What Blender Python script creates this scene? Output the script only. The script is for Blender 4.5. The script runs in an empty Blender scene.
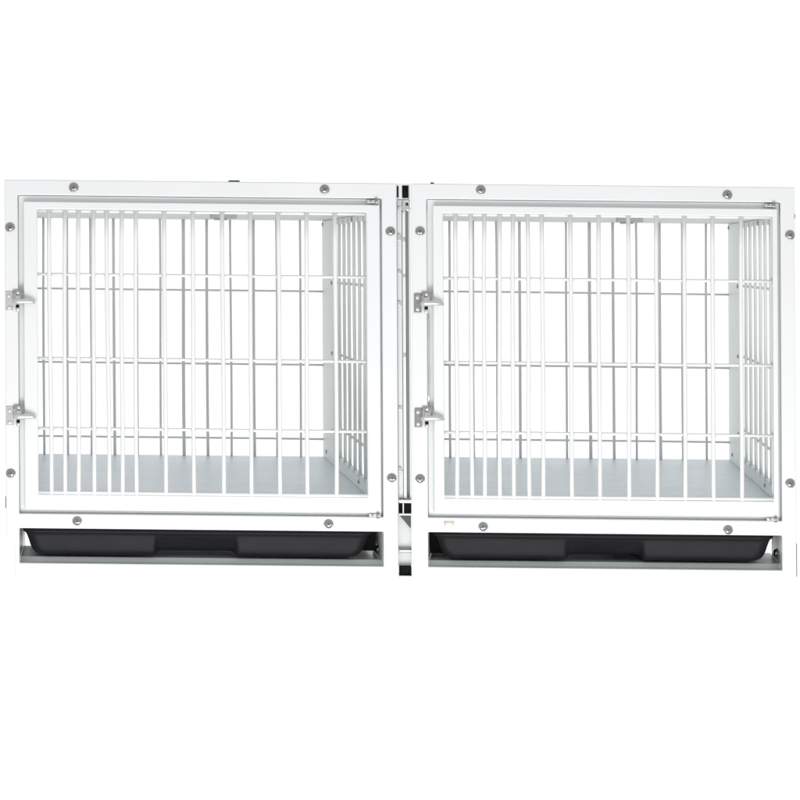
import bpy, bmesh, math, random
from mathutils import Vector
random.seed(7)
sc = bpy.context.scene
COL = sc.collection
S = 0.0013                     # metres per unit of the drawing (1 unit = 1.3 mm)
CX, CY, D = 305.0, 257.0, 2009.0   # camera foot point and distance, drawing units
PI = math.pi

# ------------------------------------------------------------------ materials
def mat(name, col, rough=.4, metal=0., noise=.0, nscale=60., bump=0., bscale=900., spec=.5, coat=0.):
    m = bpy.data.materials.new(name); m.use_nodes = True
    nt = m.node_tree; b = nt.nodes['Principled BSDF']
    b.inputs['Roughness'].default_value = rough
    b.inputs['Metallic'].default_value = metal
    b.inputs['Specular IOR Level'].default_value = spec
    b.inputs['Coat Weight'].default_value = coat
    tc = nt.nodes.new('ShaderNodeTexCoord')
    if noise:
        n = nt.nodes.new('ShaderNodeTexNoise'); n.inputs['Scale'].default_value = nscale
        n.inputs['Detail'].default_value = 6
        nt.links.new(tc.outputs['Object'], n.inputs['Vector'])
        r = nt.nodes.new('ShaderNodeMix'); r.data_type = 'RGBA'
        r.inputs[6].default_value = (*[c*(1-noise) for c in col], 1)
        r.inputs[7].default_value = (*[min(1, c*(1+noise)) for c in col], 1)
        nt.links.new(n.outputs['Fac'], r.inputs[0]); nt.links.new(r.outputs[2], b.inputs['Base Color'])
        mr = nt.nodes.new('ShaderNodeMapRange'); mr.inputs['To Min'].default_value = rough*.75; mr.inputs['To Max'].default_value = min(1, rough*1.25)
        nt.links.new(n.outputs['Fac'], mr.inputs['Value']); nt.links.new(mr.outputs['Result'], b.inputs['Roughness'])
    else:
        b.inputs['Base Color'].default_value = (*col, 1)
    if bump:
        n2 = nt.nodes.new('ShaderNodeTexNoise'); n2.inputs['Scale'].default_value = bscale; n2.inputs['Detail'].default_value = 3
        nt.links.new(tc.outputs['Object'], n2.inputs['Vector'])
        bp = nt.nodes.new('ShaderNodeBump'); bp.inputs['Strength'].default_value = bump; bp.inputs['Distance'].default_value = .0006
        nt.links.new(n2.outputs['Fac'], bp.inputs['Height']); nt.links.new(bp.outputs['Normal'], b.inputs['Normal'])
    return m
M_WHITE = mat('white_powder_coat', (.775,.783,.787), .33, noise=.03, nscale=11, bump=.16, bscale=700, coat=.15)
M_WIRE = mat('white_coated_wire', (.81,.81,.80), .32, noise=.03, nscale=40, bump=.1, bscale=500)
M_LINER = mat('pale_grey_enamel', (.80,.835,.815), .42, noise=.03, nscale=14, bump=.12, bscale=600)
M_BACKW = mat('pale_grey_wire', (.80,.80,.785), .4, noise=.05, nscale=40)
M_ROOF = mat('grey_enamel', (.66,.68,.67), .45, noise=.05, nscale=12, bump=.1)
M_PLATE = mat('galvanised_steel', (.68,.73,.715), .34, .2, noise=.07, nscale=26, bump=.15, bscale=300)
M_STEEL = mat('stainless_steel', (.42,.41,.41), .24, 1., noise=.08, nscale=200)
M_CHROME = mat('bright_zinc', (.76,.76,.75), .22, .85, noise=.04, nscale=120)
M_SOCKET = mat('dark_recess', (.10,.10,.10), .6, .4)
M_TRAY = mat('charcoal_plastic', (.011,.011,.0135), .42, noise=.25, nscale=30, bump=.25, bscale=420, spec=.13)
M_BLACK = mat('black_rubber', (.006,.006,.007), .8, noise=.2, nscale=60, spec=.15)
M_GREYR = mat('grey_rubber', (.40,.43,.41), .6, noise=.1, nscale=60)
M_STICK = mat('faded_yellow_paper', (.80,.79,.69), .7, noise=.06, nscale=90)
M_BROWN = mat('brown_edge', (.16,.11,.05), .6, noise=.2, nscale=60)
# ribbed floor sheet
M_FLOOR = mat('ribbed_blue_grey_floor', (.74,.81,.87), .36, noise=.04, nscale=8, spec=.6)
nt = M_FLOOR.node_tree; b = nt.nodes['Principled BSDF']
tc = nt.nodes.new('ShaderNodeTexCoord'); mp = nt.nodes.new('ShaderNodeMapping')
nt.links.new(tc.outputs['Object'], mp.inputs['Vector'])
wv = nt.nodes.new('ShaderNodeTexWave'); wv.wave_type = 'BANDS'; wv.bands_direction = 'Y'
wv.inputs['Scale'].default_value = 14; wv.inputs['Distortion'].default_value = .4; wv.inputs['Detail'].default_value = 1
nt.links.new(mp.outputs['Vector'], wv.inputs['Vector'])
st = nt.nodes.new('ShaderNodeMapping'); st.inputs['Scale'].default_value = (4, 150, 4)
nt.links.new(tc.outputs['Object'], st.inputs['Vector'])
n3 = nt.nodes.new('ShaderNodeTexNoise'); n3.inputs['Scale'].default_value = 1; n3.inputs['Detail'].default_value = 4
nt.links.new(st.outputs['Vector'], n3.inputs['Vector'])
ad = nt.nodes.new('ShaderNodeMath'); ad.operation = 'ADD'
nt.links.new(wv.outputs['Fac'], ad.inputs[0]); nt.links.new(n3.outputs['Fac'], ad.inputs[1])
bp = nt.nodes.new('ShaderNodeBump'); bp.inputs['Strength'].default_value = .55; bp.inputs['Distance'].default_value = .0016
nt.links.new(ad.outputs[0], bp.inputs['Height']); nt.links.new(bp.outputs['Normal'], b.inputs['Normal'])
# fine brushed streaks in the sheet's own colour
src = b.inputs['Base Color'].links[0].from_socket
mx = nt.nodes.new('ShaderNodeMix'); mx.data_type = 'RGBA'; mx.blend_type = 'MULTIPLY'; mx.inputs[0].default_value = 1
rp = nt.nodes.new('ShaderNodeMapRange'); rp.inputs['From Min'].default_value = .3; rp.inputs['From Max'].default_value = .7
rp.inputs['To Min'].default_value = .86; rp.inputs['To Max'].default_value = 1.0
nt.links.new(n3.outputs['Fac'], rp.inputs['Value'])
nt.links.new(src, mx.inputs[6]); nt.links.new(rp.outputs['Result'], mx.inputs[7]); nt.links.new(mx.outputs[2], b.inputs['Base Color'])

# ------------------------------------------------------------------ drawing space -> world
class Space:
    """u right, v down, w back (units).  Each cage stands very slightly out of square."""
    def __init__(s, ox, oy, vx):
        s.ox, s.oy, s.k = ox, oy, (vx+ox-CX)/D
        s.base = Vector((0, 0, 0)); s.base = s.P(200, 578, 280)
    def P(s, u, v, w):
        x = u + .0055*(v-380) + s.k*w + s.ox
        y = v + .010*(u-200) + s.oy
        return Vector(((x-CX)*S, w*S, (582-y)*S)) - s.base

class MB:
    def __init__(s, sp): s.sp = sp; s.bm = bmesh.new()
    def v(s, u, v, w): return s.bm.verts.new(s.sp.P(u, v, w))
    def box(s, u0, u1, v0, v1, w0, w1):
        a = [s.v(u, v, w) for w in (w0, w1) for v in (v0, v1) for u in (u0, u1)]
        for f in ((0,1,3,2),(4,6,7,5),(0,4,5,1),(2,3,7,6),(0,2,6,4),(1,5,7,3)): s.bm.faces.new([a[i] for i in f])
    def sheet(s, us, vs, filled, w0, w1, plane='uv'):
        """perforated plate: cells (i,j) for which filled(i,j) between breakpoints"""
        def pt(a, b, c):
            return s.v(a, b, c) if plane == 'uv' else s.v(c, b, a)
        f = {}; 
        def g(i, j, k):
            if (i,j,k) not in f: f[(i,j,k)] = pt(us[i], vs[j], (w0, w1)[k])
            return f[(i,j,k)]
        nu, nv = len(us)-1, len(vs)-1
        F = lambda i, j: 0 <= i < nu and 0 <= j < nv and filled(i, j)
        for i in range(nu):
            for j in range(nv):
                if not F(i, j): continue
                for k in (0, 1): s.bm.faces.new([g(i,j,k), g(i+1,j,k), g(i+1,j+1,k), g(i,j+1,k)])
                if not F(i-1, j): s.bm.faces.new([g(i,j,0), g(i,j+1,0), g(i,j+1,1), g(i,j,1)])
                if not F(i+1, j): s.bm.faces.new([g(i+1,j,0), g(i+1,j+1,0), g(i+1,j+1,1), g(i+1,j,1)])
                if not F(i, j-1): s.bm.faces.new([g(i,j,0), g(i+1,j,0), g(i+1,j,1), g(i,j,1)])
                if not F(i, j+1): s.bm.faces.new([g(i,j+1,0), g(i+1,j+1,0), g(i+1,j+1,1), g(i,j+1,1)])
    def prism(s, pts, w0, w1):
        a = [s.v(p[0], p[1], w0) for p in pts]; c = [s.v(p[0], p[1], w1) for p in pts]
        s.bm.faces.new(a); s.bm.faces.new(c[::-1])
        for i in range(len(pts)):
            j = (i+1) % len(pts); s.bm.faces.new([a[i], c[i], c[j], a[j]])
    def tube(s, pts, r, n=10, r2=None, cap=True):
        """pts in (u,v,w); r may be a list; r2 = second semi axis factor"""
        pts = [Vector(p) for p in pts]; rings = []
        for i, p in enumerate(pts):
            t = (pts[min(i+1, len(pts)-1)] - pts[max(i-1, 0)]).normalized()
            a = Vector((0,0,1)) if abs(t.z) < .9 else Vector((0,1,0))
            e1 = t.cross(a).normalized(); e2 = t.cross(e1).normalized()
            rr = r[i] if isinstance(r, (list, tuple)) else r
            ring = []
            for q in range(n):
                an = 2*PI*q/n
                o = p + e1*math.cos(an)*rr + e2*math.sin(an)*rr*(r2 or 1)
                ring.append(s.v(*o))
            rings.append(ring)
        for A, B in zip(rings, rings[1:]):
            for q in range(n): s.bm.faces.new([A[q], A[(q+1)%n], B[(q+1)%n], B[q]])
        if cap: s.bm.faces.new(rings[0][::-1]); s.bm.faces.new(rings[-1])
    def lathe(s, c, prof, n=24, axis='w', sides=None):
        """prof: (radius, height towards the viewer / along -axis)"""
        rings = []
        for r, h in prof:
            ring = []
            for q in range(n):
                an = 2*PI*q/n
                if axis == 'w': ring.append(s.v(c[0]+r*math.cos(an), c[1]+r*math.sin(an), c[2]-h))
                else: ring.append(s.v(c[0]-h, c[1]+r*math.cos(an), c[2]+r*math.sin(an)))
            rings.append(ring)
        for A, B in zip(rings, rings[1:]):
            for q in range(n): s.bm.faces.new([A[q], A[(q+1)%n], B[(q+1)%n], B[q]])
        s.bm.faces.new(rings[0][::-1]); s.bm.faces.new(rings[-1])
    def build(s, name, m, parent=None, bevel=0., smooth=True, seg=3):
        bmesh.ops.recalc_face_normals(s.bm, faces=s.bm.faces)
        if bevel:
            bmesh.ops.dissolve_limit(s.bm, angle_limit=.01, verts=s.bm.verts, edges=s.bm.edges)
        me = bpy.data.meshes.new(name); s.bm.to_mesh(me); s.bm.free()
        for p in me.polygons: p.use_smooth = smooth
        o = bpy.data.objects.new(name, me); COL.objects.link(o)
        me.materials.append(m)
        if bevel:
            b = o.modifiers.new('bevel', 'BEVEL'); b.width = bevel*S; b.segments = seg
            b.limit_method = 'ANGLE'; b.angle_limit = math.radians(40); b.harden_normals = True
        if parent: o.parent = parent
        return o

def thing(name, sp, label, cat, group=None):
    o = bpy.data.objects.new(name, None); o.empty_display_size = .05
    COL.objects.link(o); o.location = sp.base
    o['label'] = label; o['category'] = cat
    if group: o['group'] = group
    return o

def wire(mb, p0, p1, r, wob=.45, n=10):
    """slightly hand-bent straight wire"""
    p0, p1 = Vector(p0), Vector(p1); k = 9; a = [random.uniform(-wob, wob) for _ in range(3)]
    pts = []
    for i in range(k+1):
        t = i/k; p = p0.lerp(p1, t)
        o = a[0]*math.sin(PI*t) + a[1]*.6*math.sin(2*PI*t)
        if abs((p1-p0).y) > abs((p1-p0).x)+abs((p1-p0).z): p.x += o; p.z += a[2]*.5*math.sin(PI*t)
        else: p.y += o*.6
        pts.append(p)
    mb.tube(pts, r, n)

# ------------------------------------------------------------------ parts
def bolt(sp, par, u, v, w=0., axis='w'):
    mb = MB(sp)
    rot = random.uniform(0, PI/2)
    mb.lathe((u, v, w), [(4.9,-.2),(4.9,.35),(4.5,.5),(4.15,.45),(4.1,1.0),(3.9,1.7),(3.3,2.5),(2.4,3.0),(1.2,3.25),(.3,3.3)], 24, axis)
    o = mb.build('bolt', M_STEEL, par)
    mb = MB(sp)      # cross slot
    for q in range(2):
        c, n = math.cos(rot+q*PI/2), math.sin(rot+q*PI/2)
        h0 = 3.34 + .03*q
        P = [(2.5*c-.5*n, 2.5*n+.5*c), (-2.5*c-.5*n, -2.5*n+.5*c), (-2.5*c+.5*n, -2.5*n-.5*c), (2.5*c+.5*n, 2.5*n-.5*c)]
        A = []; B_ = []
        for x, y in P:
            for L, h in ((A, h0), (B_, 2.2)):
                L.append(mb.v(u+x, v+y, w-h) if axis == 'w' else mb.v(u-h, v+x, w+y))
        mb.bm.faces.new(A); mb.bm.faces.new(B_[::-1])
        for i in range(4): mb.bm.faces.new([A[i], A[(i+1)%4], B_[(i+1)%4], B_[i]])
    mb.build('cross_slot', M_SOCKET, o, smooth=False)
    return o

def screw(sp, par, u, v, w, r=2.1):
    mb = MB(sp)
    mb.lathe((u, v, w), [(r,-.1),(r,.35),(r*.8,.9),(r*.35,1.15)], 14)
    o = mb.build('screw', M_CHROME, par)
    return o

def latch(sp, par, O, v, pm=None):
    mb = MB(sp)
    mb.box(O-12.8, O-5.4, v-9.5, v+10, -1.6, -.05)
    pl = mb.build('latch', pm or M_STEEL, par, bevel=.6, seg=2)
    mb = MB(sp)                                     # upper arm reaching over the gap
    mb.box(O-5.2, O+5.0, v-11, v-6.4, -2.6, -1.0)
    mb.box(O+3.0, O+5.2, v-6.3, v-2, -2.6, -1.0)
    mb.build('latch_arm', M_STEEL, pl, bevel=.5, seg=2)
    screw(sp, pl, O-9.2, v-5.6, -1.6); screw(sp, pl, O-9.2, v+6.2, -1.6)
    screw(sp, pl, O-.2, v-8.6, -2.6, 1.8)
    mb = MB(sp)                                     # pivot barrel
    mb.tube([(O-.6, v-5.5, -4.2), (O-.6, v-5, -4.2), (O-.6, v+3.0, -4.2), (O-.6, v+3.4, -4.2)], [1.6, 2.3, 2.3, 1.6], 14)
    mb.tube([(O-.4, v+6.2, -3.8), (O-.4, v+6.6, -3.8), (O-.4, v+9.6, -3.8), (O-.4, v+10.4, -3.8)], [1.4, 2.1, 2.1, .9], 14)
    mb.build('pivot', M_CHROME, pl)
    mb = MB(sp)
    mb.tube([(O-.5, v+3.2, -4.0), (O-.5, v+6.4, -4.0)], 1.75, 12)
    mb.build('bush', M_BLACK, pl)
    mb = MB(sp)                                     # lever, tapering, curling to the door
    P = [(-6.2,.3,-5.2),(-5.6,.3,-5.5),(-3,.1,-6.8),(1,0,-7.6),(5,-.1,-7.4),(9,-.1,-6.8),(12.5,.2,-5.8),(15.5,.7,-4.6),(17.0,1.0,-3.8),(17.4,1.1,-3.5)]
    mb.tube([(O+a, v+b, c) for a, b, c in P], [.8,1.8,2.6,2.8,2.6,2.4,2.1,1.7,1.2,.5], 14, r2=.75)
    mb.build('lever', M_CHROME, pl)
    return pl

def hinge(sp, par, u, v, top):
    mb = MB(sp)
    mb.box(u-13, u-1.2, v-1.6, v+1.6, -1.2, 9)
    o = mb.build('hinge', M_CHROME, par, bevel=.4, seg=2)
    mb = MB(sp)
    mb.tube([(u-4.2, v-2.8, -1.9), (u-4.2, v+2.8, -1.9)], 1.5, 12)
    mb.lathe((u-9.5, v, -1.2), [(1.3,0),(1.3,.5),(.6,.9)], 12)
    mb.build('hinge_pin', M_STEEL, o)

V = dict(top=181.3, ot=196.8, dt=203.0, di=211.0, db=495.6, dbo=511.4, rt=515.3, rb=530.0, pb=564.6, bot=578.0)

def cage(sp, label, OL, OR, oL, oR, dL, dR, latches, notch=False):
    """OL/OR outer stile edges, oL/oR opening edges, dL/dR outer edges of the door"""
    t = thing('animal_cage', sp, label, 'cage', 'white wire fronted cages joined side by side')
    # --- front frame: stiles and four rails, one folded sheet
    mb = MB(sp)
    us = [OL, oL, oR, OR]; vs = [V['top'], V['ot'], V['rt'], V['rb'], V['pb'], V['bot']]
    if notch:
        # left stile steps in above the foot
        us = [OL, OL+8.3, oL, oR, OR]; vs = [V['top'], V['ot'], V['rt'], V['rb'], 546, V['pb'], 576.2, V['bot']]
        def fl(i, j):
            if i == 2: return j in (0, 2, 5, 6)
            if i == 0: return j < 4
            return True
    else:
        def fl(i, j): return not (i == 1 and j in (1, 3))
    mb.sheet(us, vs, fl, 0, 13)
    if notch:                                       # chamfer where the stile steps in
        for w_ in (0, 13):
            q = sp.P(OL, 546, w_); vv = min(mb.bm.verts, key=lambda t_: (t_.co-q).length)
            vv.co = sp.P(OL, 538, w_)
    fr = mb.build('frame', M_WHITE, t, bevel=1.1)
    # door stop flange behind the door
    mb = MB(sp)
    a = [oL+.4, oL+12, oR-9, oR-.4]; c = [V['ot']+.4, V['ot']+11, V['rt']-11, V['rt']-.4]
    mb.sheet(a, c, lambda i, j: not (i == 1 and j == 1), 6.6, 9.5)
    mb.build('door_stop', M_LINER, t, bevel=.5, seg=2)
    # --- inner corner posts beside the pan slot
    for side, (p0, p1) in enumerate(((oL-1.6, oL-.1), (oR+.1, oR+1.8))):
        mb = MB(sp); mb.box(p0, p1, V['rt']+1, V['bot']-1.5, 13.2, 82 if side else 150)
        mb.build('corner_post', M_PLATE, t, bevel=.3, seg=1)
    bolt(sp, t, oR-.1, 553.0, 40, 'u')
    # lower shelf plate, its rolled front lip and the runners
    mb = MB(sp); 
    prof = [(14, 575), (19.5, 560.8), (92, 560.6), (92, 562), (20.7, 562.2), (15.5, 575.6)]      # folded channel sheet
    e0 = [mb.v(oL+.3, v_, w_) for w_, v_ in prof]; e1 = [mb.v(oR-.3, v_, w_) for w_, v_ in prof]
    for q in range(6): mb.bm.faces.new([e0[q], e0[(q+1)%6], e1[(q+1)%6], e1[q]])
    mb.bm.faces.new(e0); mb.bm.faces.new(e1[::-1])
    mb.build('bottom_plate', M_PLATE, t, bevel=.4, seg=2)
    for x0 in (21.5, 376.5):
        mb = MB(sp); mb.box(x0-.8, x0+.8, 531, 541, 84, 556); mb.box(x0-(0 if x0 < 100 else 6), x0+(6 if x0 < 100 else 0), 541.1, 542.4, 84, 556)
        mb.build('runner', M_LINER, t)
    for x0 in (9.0, 377.5):
        mb = MB(sp); mb.box(x0, x0+11, 516.3, V['bot'], 546, 559)
        mb.build('rear_leg', M_WHITE, t, bevel=.8, seg=2)
    # --- roof, floor
    mb = MB(sp); mb.box(8, 389 if OR < 392 else 394, 183.5, 209, 13.3, 562); mb.build('roof', M_ROOF, t, bevel=.8, seg=2)
    mb = MB(sp); mb.box(14.2, 389.4, 510.2, 516, 16.2, 560); mb.build('floor_panel', M_FLOOR, t, bevel=.5, seg=2)
    # --- side panels: pierced sheet with wires
    for side in (0, 1):
        u0, u1 = ((14.5, 20.0), (384.0, 389.2))[side]
        mb = MB(sp)
        mb.sheet([16.4, 112, 440, 560], [209.2, 216, 494, 510], lambda i, j: not (i == 1 and j == 1), u0, u1, plane='wv')
        sd = mb.build('side_panel', M_LINER, t, bevel=.7, seg=2)
        mb = MB(sp); uc = (u0+u1)/2; sgn = -1 if side else 1
        w = 424
        while w > 116:
            wire(mb, (uc+sgn*1.6, 211, w), (uc+sgn*1.6, 497, w), 1.95, .5, 8); w -= 45.5
        for vv in (286, 372, 461):
            wire(mb, (uc-sgn*1.8, vv, 100), (uc-sgn*1.8, vv+.6, 450), 1.7, .3, 8)
        mb.build('wire_grille', M_LINER, sd)
    mb = MB(sp); mb.box(222, 250, 209.1, 214.5, 180, 205); mb.box(226, 240, 214.6, 216.5, 186, 199)
    mb.build('roof_clip', M_GREYR, t, bevel=.6, seg=2)
    for w_, v_ in ((548, 214), (424, 213.5), (250, 213), (452, 287), (452, 373), (452, 468), (520, 500), (200, 502)):
        mb = MB(sp); mb.lathe((383.9, v_, w_), [(2.6,-.1),(2.6,.5),(1.9,1.3),(.7,1.6)], 12, 'u'); mb.build('screw', M_STEEL, t)
    # --- back grille
    mb = MB(sp)
    for k in range(12):
        u = 355.2 - 29.73*k
        wire(mb, (u, 206, 552), (u+random.uniform(-.6,.6), 512, 552), (1.9, 2.2, 2.0, 1.6)[k % 4] if k % 3 else 1.5, .5, 8)
    for vv in (298.7, 392.5, 487.2): wire(mb, (20, vv, 556), (384, vv+.5, 556), 1.35, .3, 8)
    mb.build('back_grille', M_BACKW, t)
    # --- door
    mb = MB(sp)
    mb.sheet([dL, 38, 367.2, dR], [V['dt'], V['di'], V['db'], V['dbo']], lambda i, j: not (i == 1 and j == 1), -.6, 6.0)
    dr = mb.build('door', M_WHITE, t, bevel=1.2)
    mb = MB(sp)
    xs = [50.2, 65.6, 79.0, 94.2, 107.8, 122.6, 136.6, 165.2, 193.6, 223.1, 251.2, 279.2, 307.4, 336.0]
    for i, x in enumerate(xs):
        dx = random.uniform(-.5, .5) + (.7 if i < 7 else 0)*random.uniform(-1, 1)
        wire(mb, (x-dx*.4, 209, 1.9), (x+dx, 497.2+random.uniform(-1, 1.6), 1.9), 2.15, .8 if i < 7 else .45, 12)
    for v_, r_ in ((212.2, 1.5), (275.8, 1.55), (360.0, 1.55), (430.3, 1.55), (494.0, 1.8)):
        wire(mb, (36, v_, 4.4 if v_ < 490 else 1.5), (369, v_+random.uniform(-.3,.3), 4.4 if v_ < 490 else 1.5), r_, .35, 12)
    mb.build('wire_grille', M_WIRE, dr)
    hinge(sp, dr, dR+.5, V['ot']+3.0, True); hinge(sp, dr, dR+.5, V['rt']-1.9, False)
    for lv in latches: latch(sp, t, oL, lv, M_CHROME if notch else None)  # brighter metal on the left plates stands for the strong light there
    return t

def tray(sp, label, u0, u1, r0, r1):
    """deep plastic pan: rim, sloping wall, recess in the middle of its front"""
    t = thing('waste_pan', sp, label, 'pan', 'charcoal pans in the slots under the cages')
    mb = MB(sp)
    w0, w1 = 7.0, 500.0
    def ss(a, b, x):
        q = max(0, min(1, (x-a)/(b-a))); return q*q*(3-2*q)
    def loop(ins, v, rad, rec, lift):
        pts = []
        A, B, C_, E = u0+ins, u1-ins, w0+ins*.55, w1-ins
        # front edge, many points
        for i in range(161):
            x = A+rad + (B-A-2*rad)*i/160
            m = ss(r0-3, r0+3, x)*(1-ss(r1-3, r1+3, x))
            pts.append((x, v - lift*m, C_ + rec*m))
        for (cx, cw, a0) in ((B-rad, C_+rad, -90), (B-rad, E-rad, 0), (A+rad, E-rad, 90), (A+rad, C_+rad, 180)):
            for i in range(1, 9):
                an = math.radians(a0+90*i/8) 
                if a0 == 180 and i == 8: continue
                pts.append((cx+rad*math.cos(an), v, cw+rad*math.sin(an)))
        return pts
    prof = [(3.5,538,10,0,0),(3.0,534.0,11,0,0),(2.2,532.4,12,0,0),(.6,531.6,13,0,0),(-.8,531.9,13,0,0),(-1.6,533.0,13,0,0),(-1.3,534.8,13,0,0),
            (.4,535.6,12,0,0),(1.4,536.4,11,.3,0),(2.6,538.5,10,1.5,0),(4.2,543,10,3.5,.2),(6.0,549,10,6,1.0),(7.8,553,11,7.5,2.4),(10,556,12,8,3.8),(13,557.7,12,8,4.2),(17,558.2,12,8,4.2)]
    rings = [[mb.v(*p) for p in loop(*pr)] for pr in prof]
    for A, B in zip(rings, rings[1:]):
        n = len(A)
        for q in range(n): mb.bm.faces.new([A[q], A[(q+1)%n], B[(q+1)%n], B[q]])
    mb.bm.faces.new(rings[-1])
    # inner skin, down to an inner bottom
    prev = rings[0]
    for ins, v, rad, rec in ((6,546,10,9),(9.5,550,11,9.5),(14,552.6,12,9.5)):
        cur = [mb.v(*p) for p in loop(ins, v, rad, rec, 1.5 if v > 550 else 0)]
        n = len(cur)
        for q in range(n): mb.bm.faces.new([prev[q], prev[(q+1)%n], cur[(q+1)%n], cur[q]])
        prev = cur
    mb.bm.faces.new(prev)
    o = mb.build('pan_body', M_TRAY, t)
    return t

def boxpart(sp, par, name, m, *b, bevel=.3):
    mb = MB(sp); mb.box(*b); return mb.build(name, m, par, bevel=bevel, seg=2)

# ------------------------------------------------------------------ left cage
A = Space(0, 0, 102)
ca = cage(A, 'white wire-door cage at the left, its left edge stepped in above the foot', 5.3, 397.6, 18.6, 382.7, 24.2, 380.6, (303.0, 417.8), notch=True)
for u, v in ((74.8,188.8),(325.6,188.3),(10.9,229.3),(391.2,229.7),(10.3,475.3),(391.2,476.2),(76.4,522.4),(327.8,522.8)): bolt(A, ca, u, v)
boxpart(A, ca, 'rubber_pad', M_BLACK, 230.5, 241, 179.9, 181.2, 2, 40)
boxpart(A, ca, 'edge_trim', M_BROWN, 4.5, 5.25, 499, 510, 1, 12, bevel=.1)
boxpart(A, ca, 'shade_block', M_BLACK, 355, 379.6, 531, 554, 34, 120)  # black block added for the dark shade at the pan's right end
tray(A, 'charcoal plastic pan in the slot under the left cage', 22.8, 371, 156, 235)

# ------------------------------------------------------------------ right cage
B = Space(406, 4, 102)
cb = cage(B, 'white wire-door cage at the right, faded yellow sticker low on its front frame', 6.0, 389.6, 21.3, 375.3, 27.6, 372.4, (300.8, 415.4))
for u, v in ((75.9,187.2),(322.4,189.7),(14.9,229.2),(384.8,229.3),(13.6,476.8),(383.6,477.6),(76.4,524.1),(321.2,524.8)): bolt(B, cb, u, v)
boxpart(B, cb, 'rubber_pad', M_BLACK, 25.4, 28.6, 180.0, 181.2, 2, 30)
boxpart(B, cb, 'edge_trim', M_BROWN, 389.65, 390.3, 208, 212.5, 1, 12, bevel=.1)
boxpart(B, cb, 'edge_trim', M_BROWN, 389.65, 390.3, 538, 571, 1, 12, bevel=.1)
boxpart(B, cb, 'shade_block', M_BLACK, 22, 44, 531, 556, 34, 120)  # same added block, shade in the slot left of the pan
boxpart(B, cb, 'sticker', M_STICK, 37, 47.5, 518.5, 527, -.25, -.02, bevel=0)
mb = MB(B); mb.tube([(22.5, 312, 3), (22.9, 330, 3.5), (22.4, 350, 3), (23.0, 372, 3.4), (22.5, 392, 3), (22.7, 405, 3)], .8, 10)
mb.build('gap_line', M_CHROME, cb)  # thin wavy zinc line down the gap between the latches
tray(B, 'charcoal plastic pan in the slot under the right cage', 27, 367, 161, 236)

# ------------------------------------------------------------------ joining strip between the cages
C = Space(0, 0, CX)
j = thing('joining_post', C, 'narrow white upright joining the two cages, black plugs at its top and foot', 'post')
boxpart(C, j, 'post', M_WHITE, 398.4, 403.2, 197.5, 497.5, 10, 30, bevel=.8)
boxpart(C, j, 'post', M_WHITE, 403.5, 406.8, 197.5, 497.5, 8, 30, bevel=.8)
for (y0, y1) in ((232, 238.5), (268.5, 272.5), (299.5, 304), (405, 409), (466, 471)):      # hook tabs of the joining strip
    boxpart(C, j, 'hook_tab', M_CHROME, 398.3, 401.2+random.uniform(0, 1), y0, y1, 7.6, 9.9, bevel=.6)
for (y0, y1) in ((236, 240), (273, 276), (352, 356)):
    boxpart(C, j, 'hook_tab', M_CHROME, 404.2, 406.6, y0, y1, 6.2, 7.9, bevel=.5)
boxpart(C, j, 'gap_shade', M_GREYR, 407.4, 409.5, 197.5, 497.5, 14, 26)  # grey strip put in as the shadow line between the cages
boxpart(C, j, 'edge_strip', M_LINER, 409.7, 411.6, 197.5, 497.5, 8, 26)
boxpart(C, j, 'bracket', M_WHITE, 397.9, 411.5, 181.6, 197.0, 5, 28, bevel=.5)
boxpart(C, j, 'plug', M_BLACK, 397.6+.6, 399.8, 184, 195.4, 4.2, 4.9, bevel=0)
boxpart(C, j, 'plug', M_BLACK, 403.4, 409.8, 183.4, 195.8, 4.2, 4.9, bevel=0)
mb = MB(C)
mb.box(398.6, 403.2, 197.8, 203, 4, 8.8); mb.box(403.8, 410.4, 197.8, 200.2, 3, 8.8); mb.box(399.8, 409.2, 203.4, 207.6, 4.6, 8.8)
mb.tube([(405.2, 197.9, 4.5), (405.2, 211, 4.5)], 1.9, 12)
mb.build('clip', M_CHROME, j, bevel=.4, seg=2)
screw(C, j, 409.6, 206.4, 12, 2.6)
for (x, y) in ((400.2, 236.5), (399.8, 270.5), (400.4, 301.5), (401, 470)): screw(C, j, x, y, 9, 1.3)
boxpart(C, j, 'crosspiece', M_WHITE, 398.4, 411.4, 498.4, 501.4, 3, 28, bevel=.4)
boxpart(C, j, 'plug', M_BLACK, 398.6, 402.0, 501.6, 511.8, 8, 20, bevel=.2)
boxpart(C, j, 'plug', M_BLACK, 403.6, 411.2, 501.6, 511.8, 8, 20, bevel=.2)
boxpart(C, j, 'crosspiece', M_WHITE, 402.2, 403.4, 501.6, 512, 5, 20, bevel=.1)
boxpart(C, j, 'crosspiece', M_WHITE, 398.4, 411.4, 512.2, 514.0, 4, 24, bevel=.3)
boxpart(C, j, 'foot_plate', M_LINER, 398.2, 411.4, 514.2, 566, 16, 22)
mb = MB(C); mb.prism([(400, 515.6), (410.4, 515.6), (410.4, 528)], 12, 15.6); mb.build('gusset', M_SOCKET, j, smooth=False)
boxpart(C, j, 'crosspiece', M_WHITE, 398.4, 411.4, 549.2, 551.2, 8, 15.8, bevel=.3)
boxpart(C, j, 'clip', M_GREYR, 398.4, 411.4, 547.6, 549, 12, 15.8, bevel=.1)
boxpart(C, j, 'clip', M_GREYR, 398.4, 411.4, 551.4, 552.6, 12, 15.8, bevel=.1)
boxpart(C, j, 'plug', M_BLACK, 398.8, 411.0, 566.2, 574.4, 8, 20, bevel=.2)
boxpart(C, j, 'crosspiece', M_WHITE, 398.4, 411.4, 574.6, 576.6, 4, 24, bevel=.3)

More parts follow.
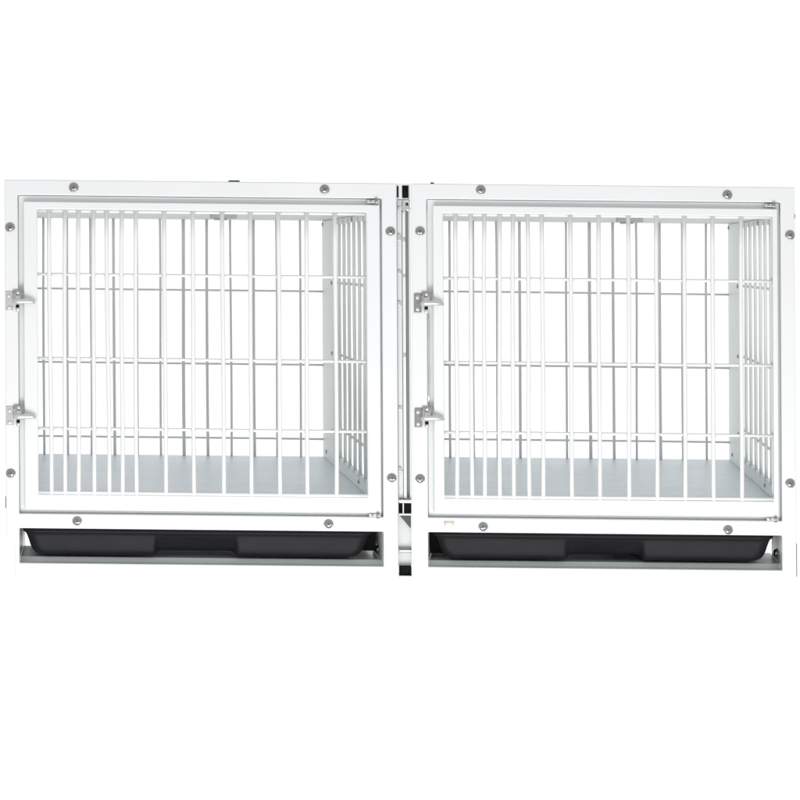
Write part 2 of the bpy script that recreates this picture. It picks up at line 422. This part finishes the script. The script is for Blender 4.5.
# ------------------------------------------------------------------ light: a white studio
w = bpy.data.worlds.new('World'); sc.world = w; w.use_nodes = True
nt = w.node_tree; bg = nt.nodes['Background']
tc = nt.nodes.new('ShaderNodeTexCoord'); sx = nt.nodes.new('ShaderNodeSeparateXYZ')
nt.links.new(tc.outputs['Generated'], sx.inputs['Vector'])
rp = nt.nodes.new('ShaderNodeValToRGB'); rp.color_ramp.interpolation = 'EASE'
e = rp.color_ramp.elements
e[0].position = .20; e[0].color = (.60,.61,.62,1)
m_ = e.new(.52); m_.color = (.40,.41,.42,1); e = [e[0], e[2]]
e[1].position = .78; e[1].color = (1,1,1,1)
ma = nt.nodes.new('ShaderNodeMath'); ma.operation = 'MULTIPLY_ADD'; ma.inputs[1].default_value = .5; ma.inputs[2].default_value = .5
nt.links.new(sx.outputs['Y'], ma.inputs[0]); nt.links.new(ma.outputs[0], rp.inputs['Fac'])
nt.links.new(rp.outputs['Color'], bg.inputs['Color']); bg.inputs['Strength'].default_value = 1.02

def lamp(name, loc, target, size, power, col=(1,1,1)):
    l = bpy.data.lights.new(name, 'AREA'); l.shape = 'RECTANGLE'; l.size, l.size_y = size
    l.energy = power; l.color = col
    o = bpy.data.objects.new(name, l); COL.objects.link(o); o.location = loc
    o.rotation_euler = (Vector(target)-Vector(loc)).to_track_quat('-Z', 'Y').to_euler()
    return o
lamp('softbox', (.12, -1.5, -.75), (.12, 0, .10), (2.4, .8), 29, (1, .995, .985))

# ------------------------------------------------------------------ camera
cd = bpy.data.cameras.new('camera'); cam = bpy.data.objects.new('camera', cd); COL.objects.link(cam)
sc.camera = cam
cam.location = (0, -D*S, (582-CY)*S); cam.rotation_euler = (PI/2, 0, 0)
cd.sensor_width = 36; cd.lens = 36*D/800
cd.shift_x = (400-CX)/800; cd.shift_y = -(400-CY)/800
cd.clip_end = 100
sc.render.resolution_x = sc.render.resolution_y = 1024
sc.view_settings.view_transform = 'Standard'; sc.view_settings.look = 'None'
sc.view_settings.exposure = .13; sc.view_settings.gamma = 1
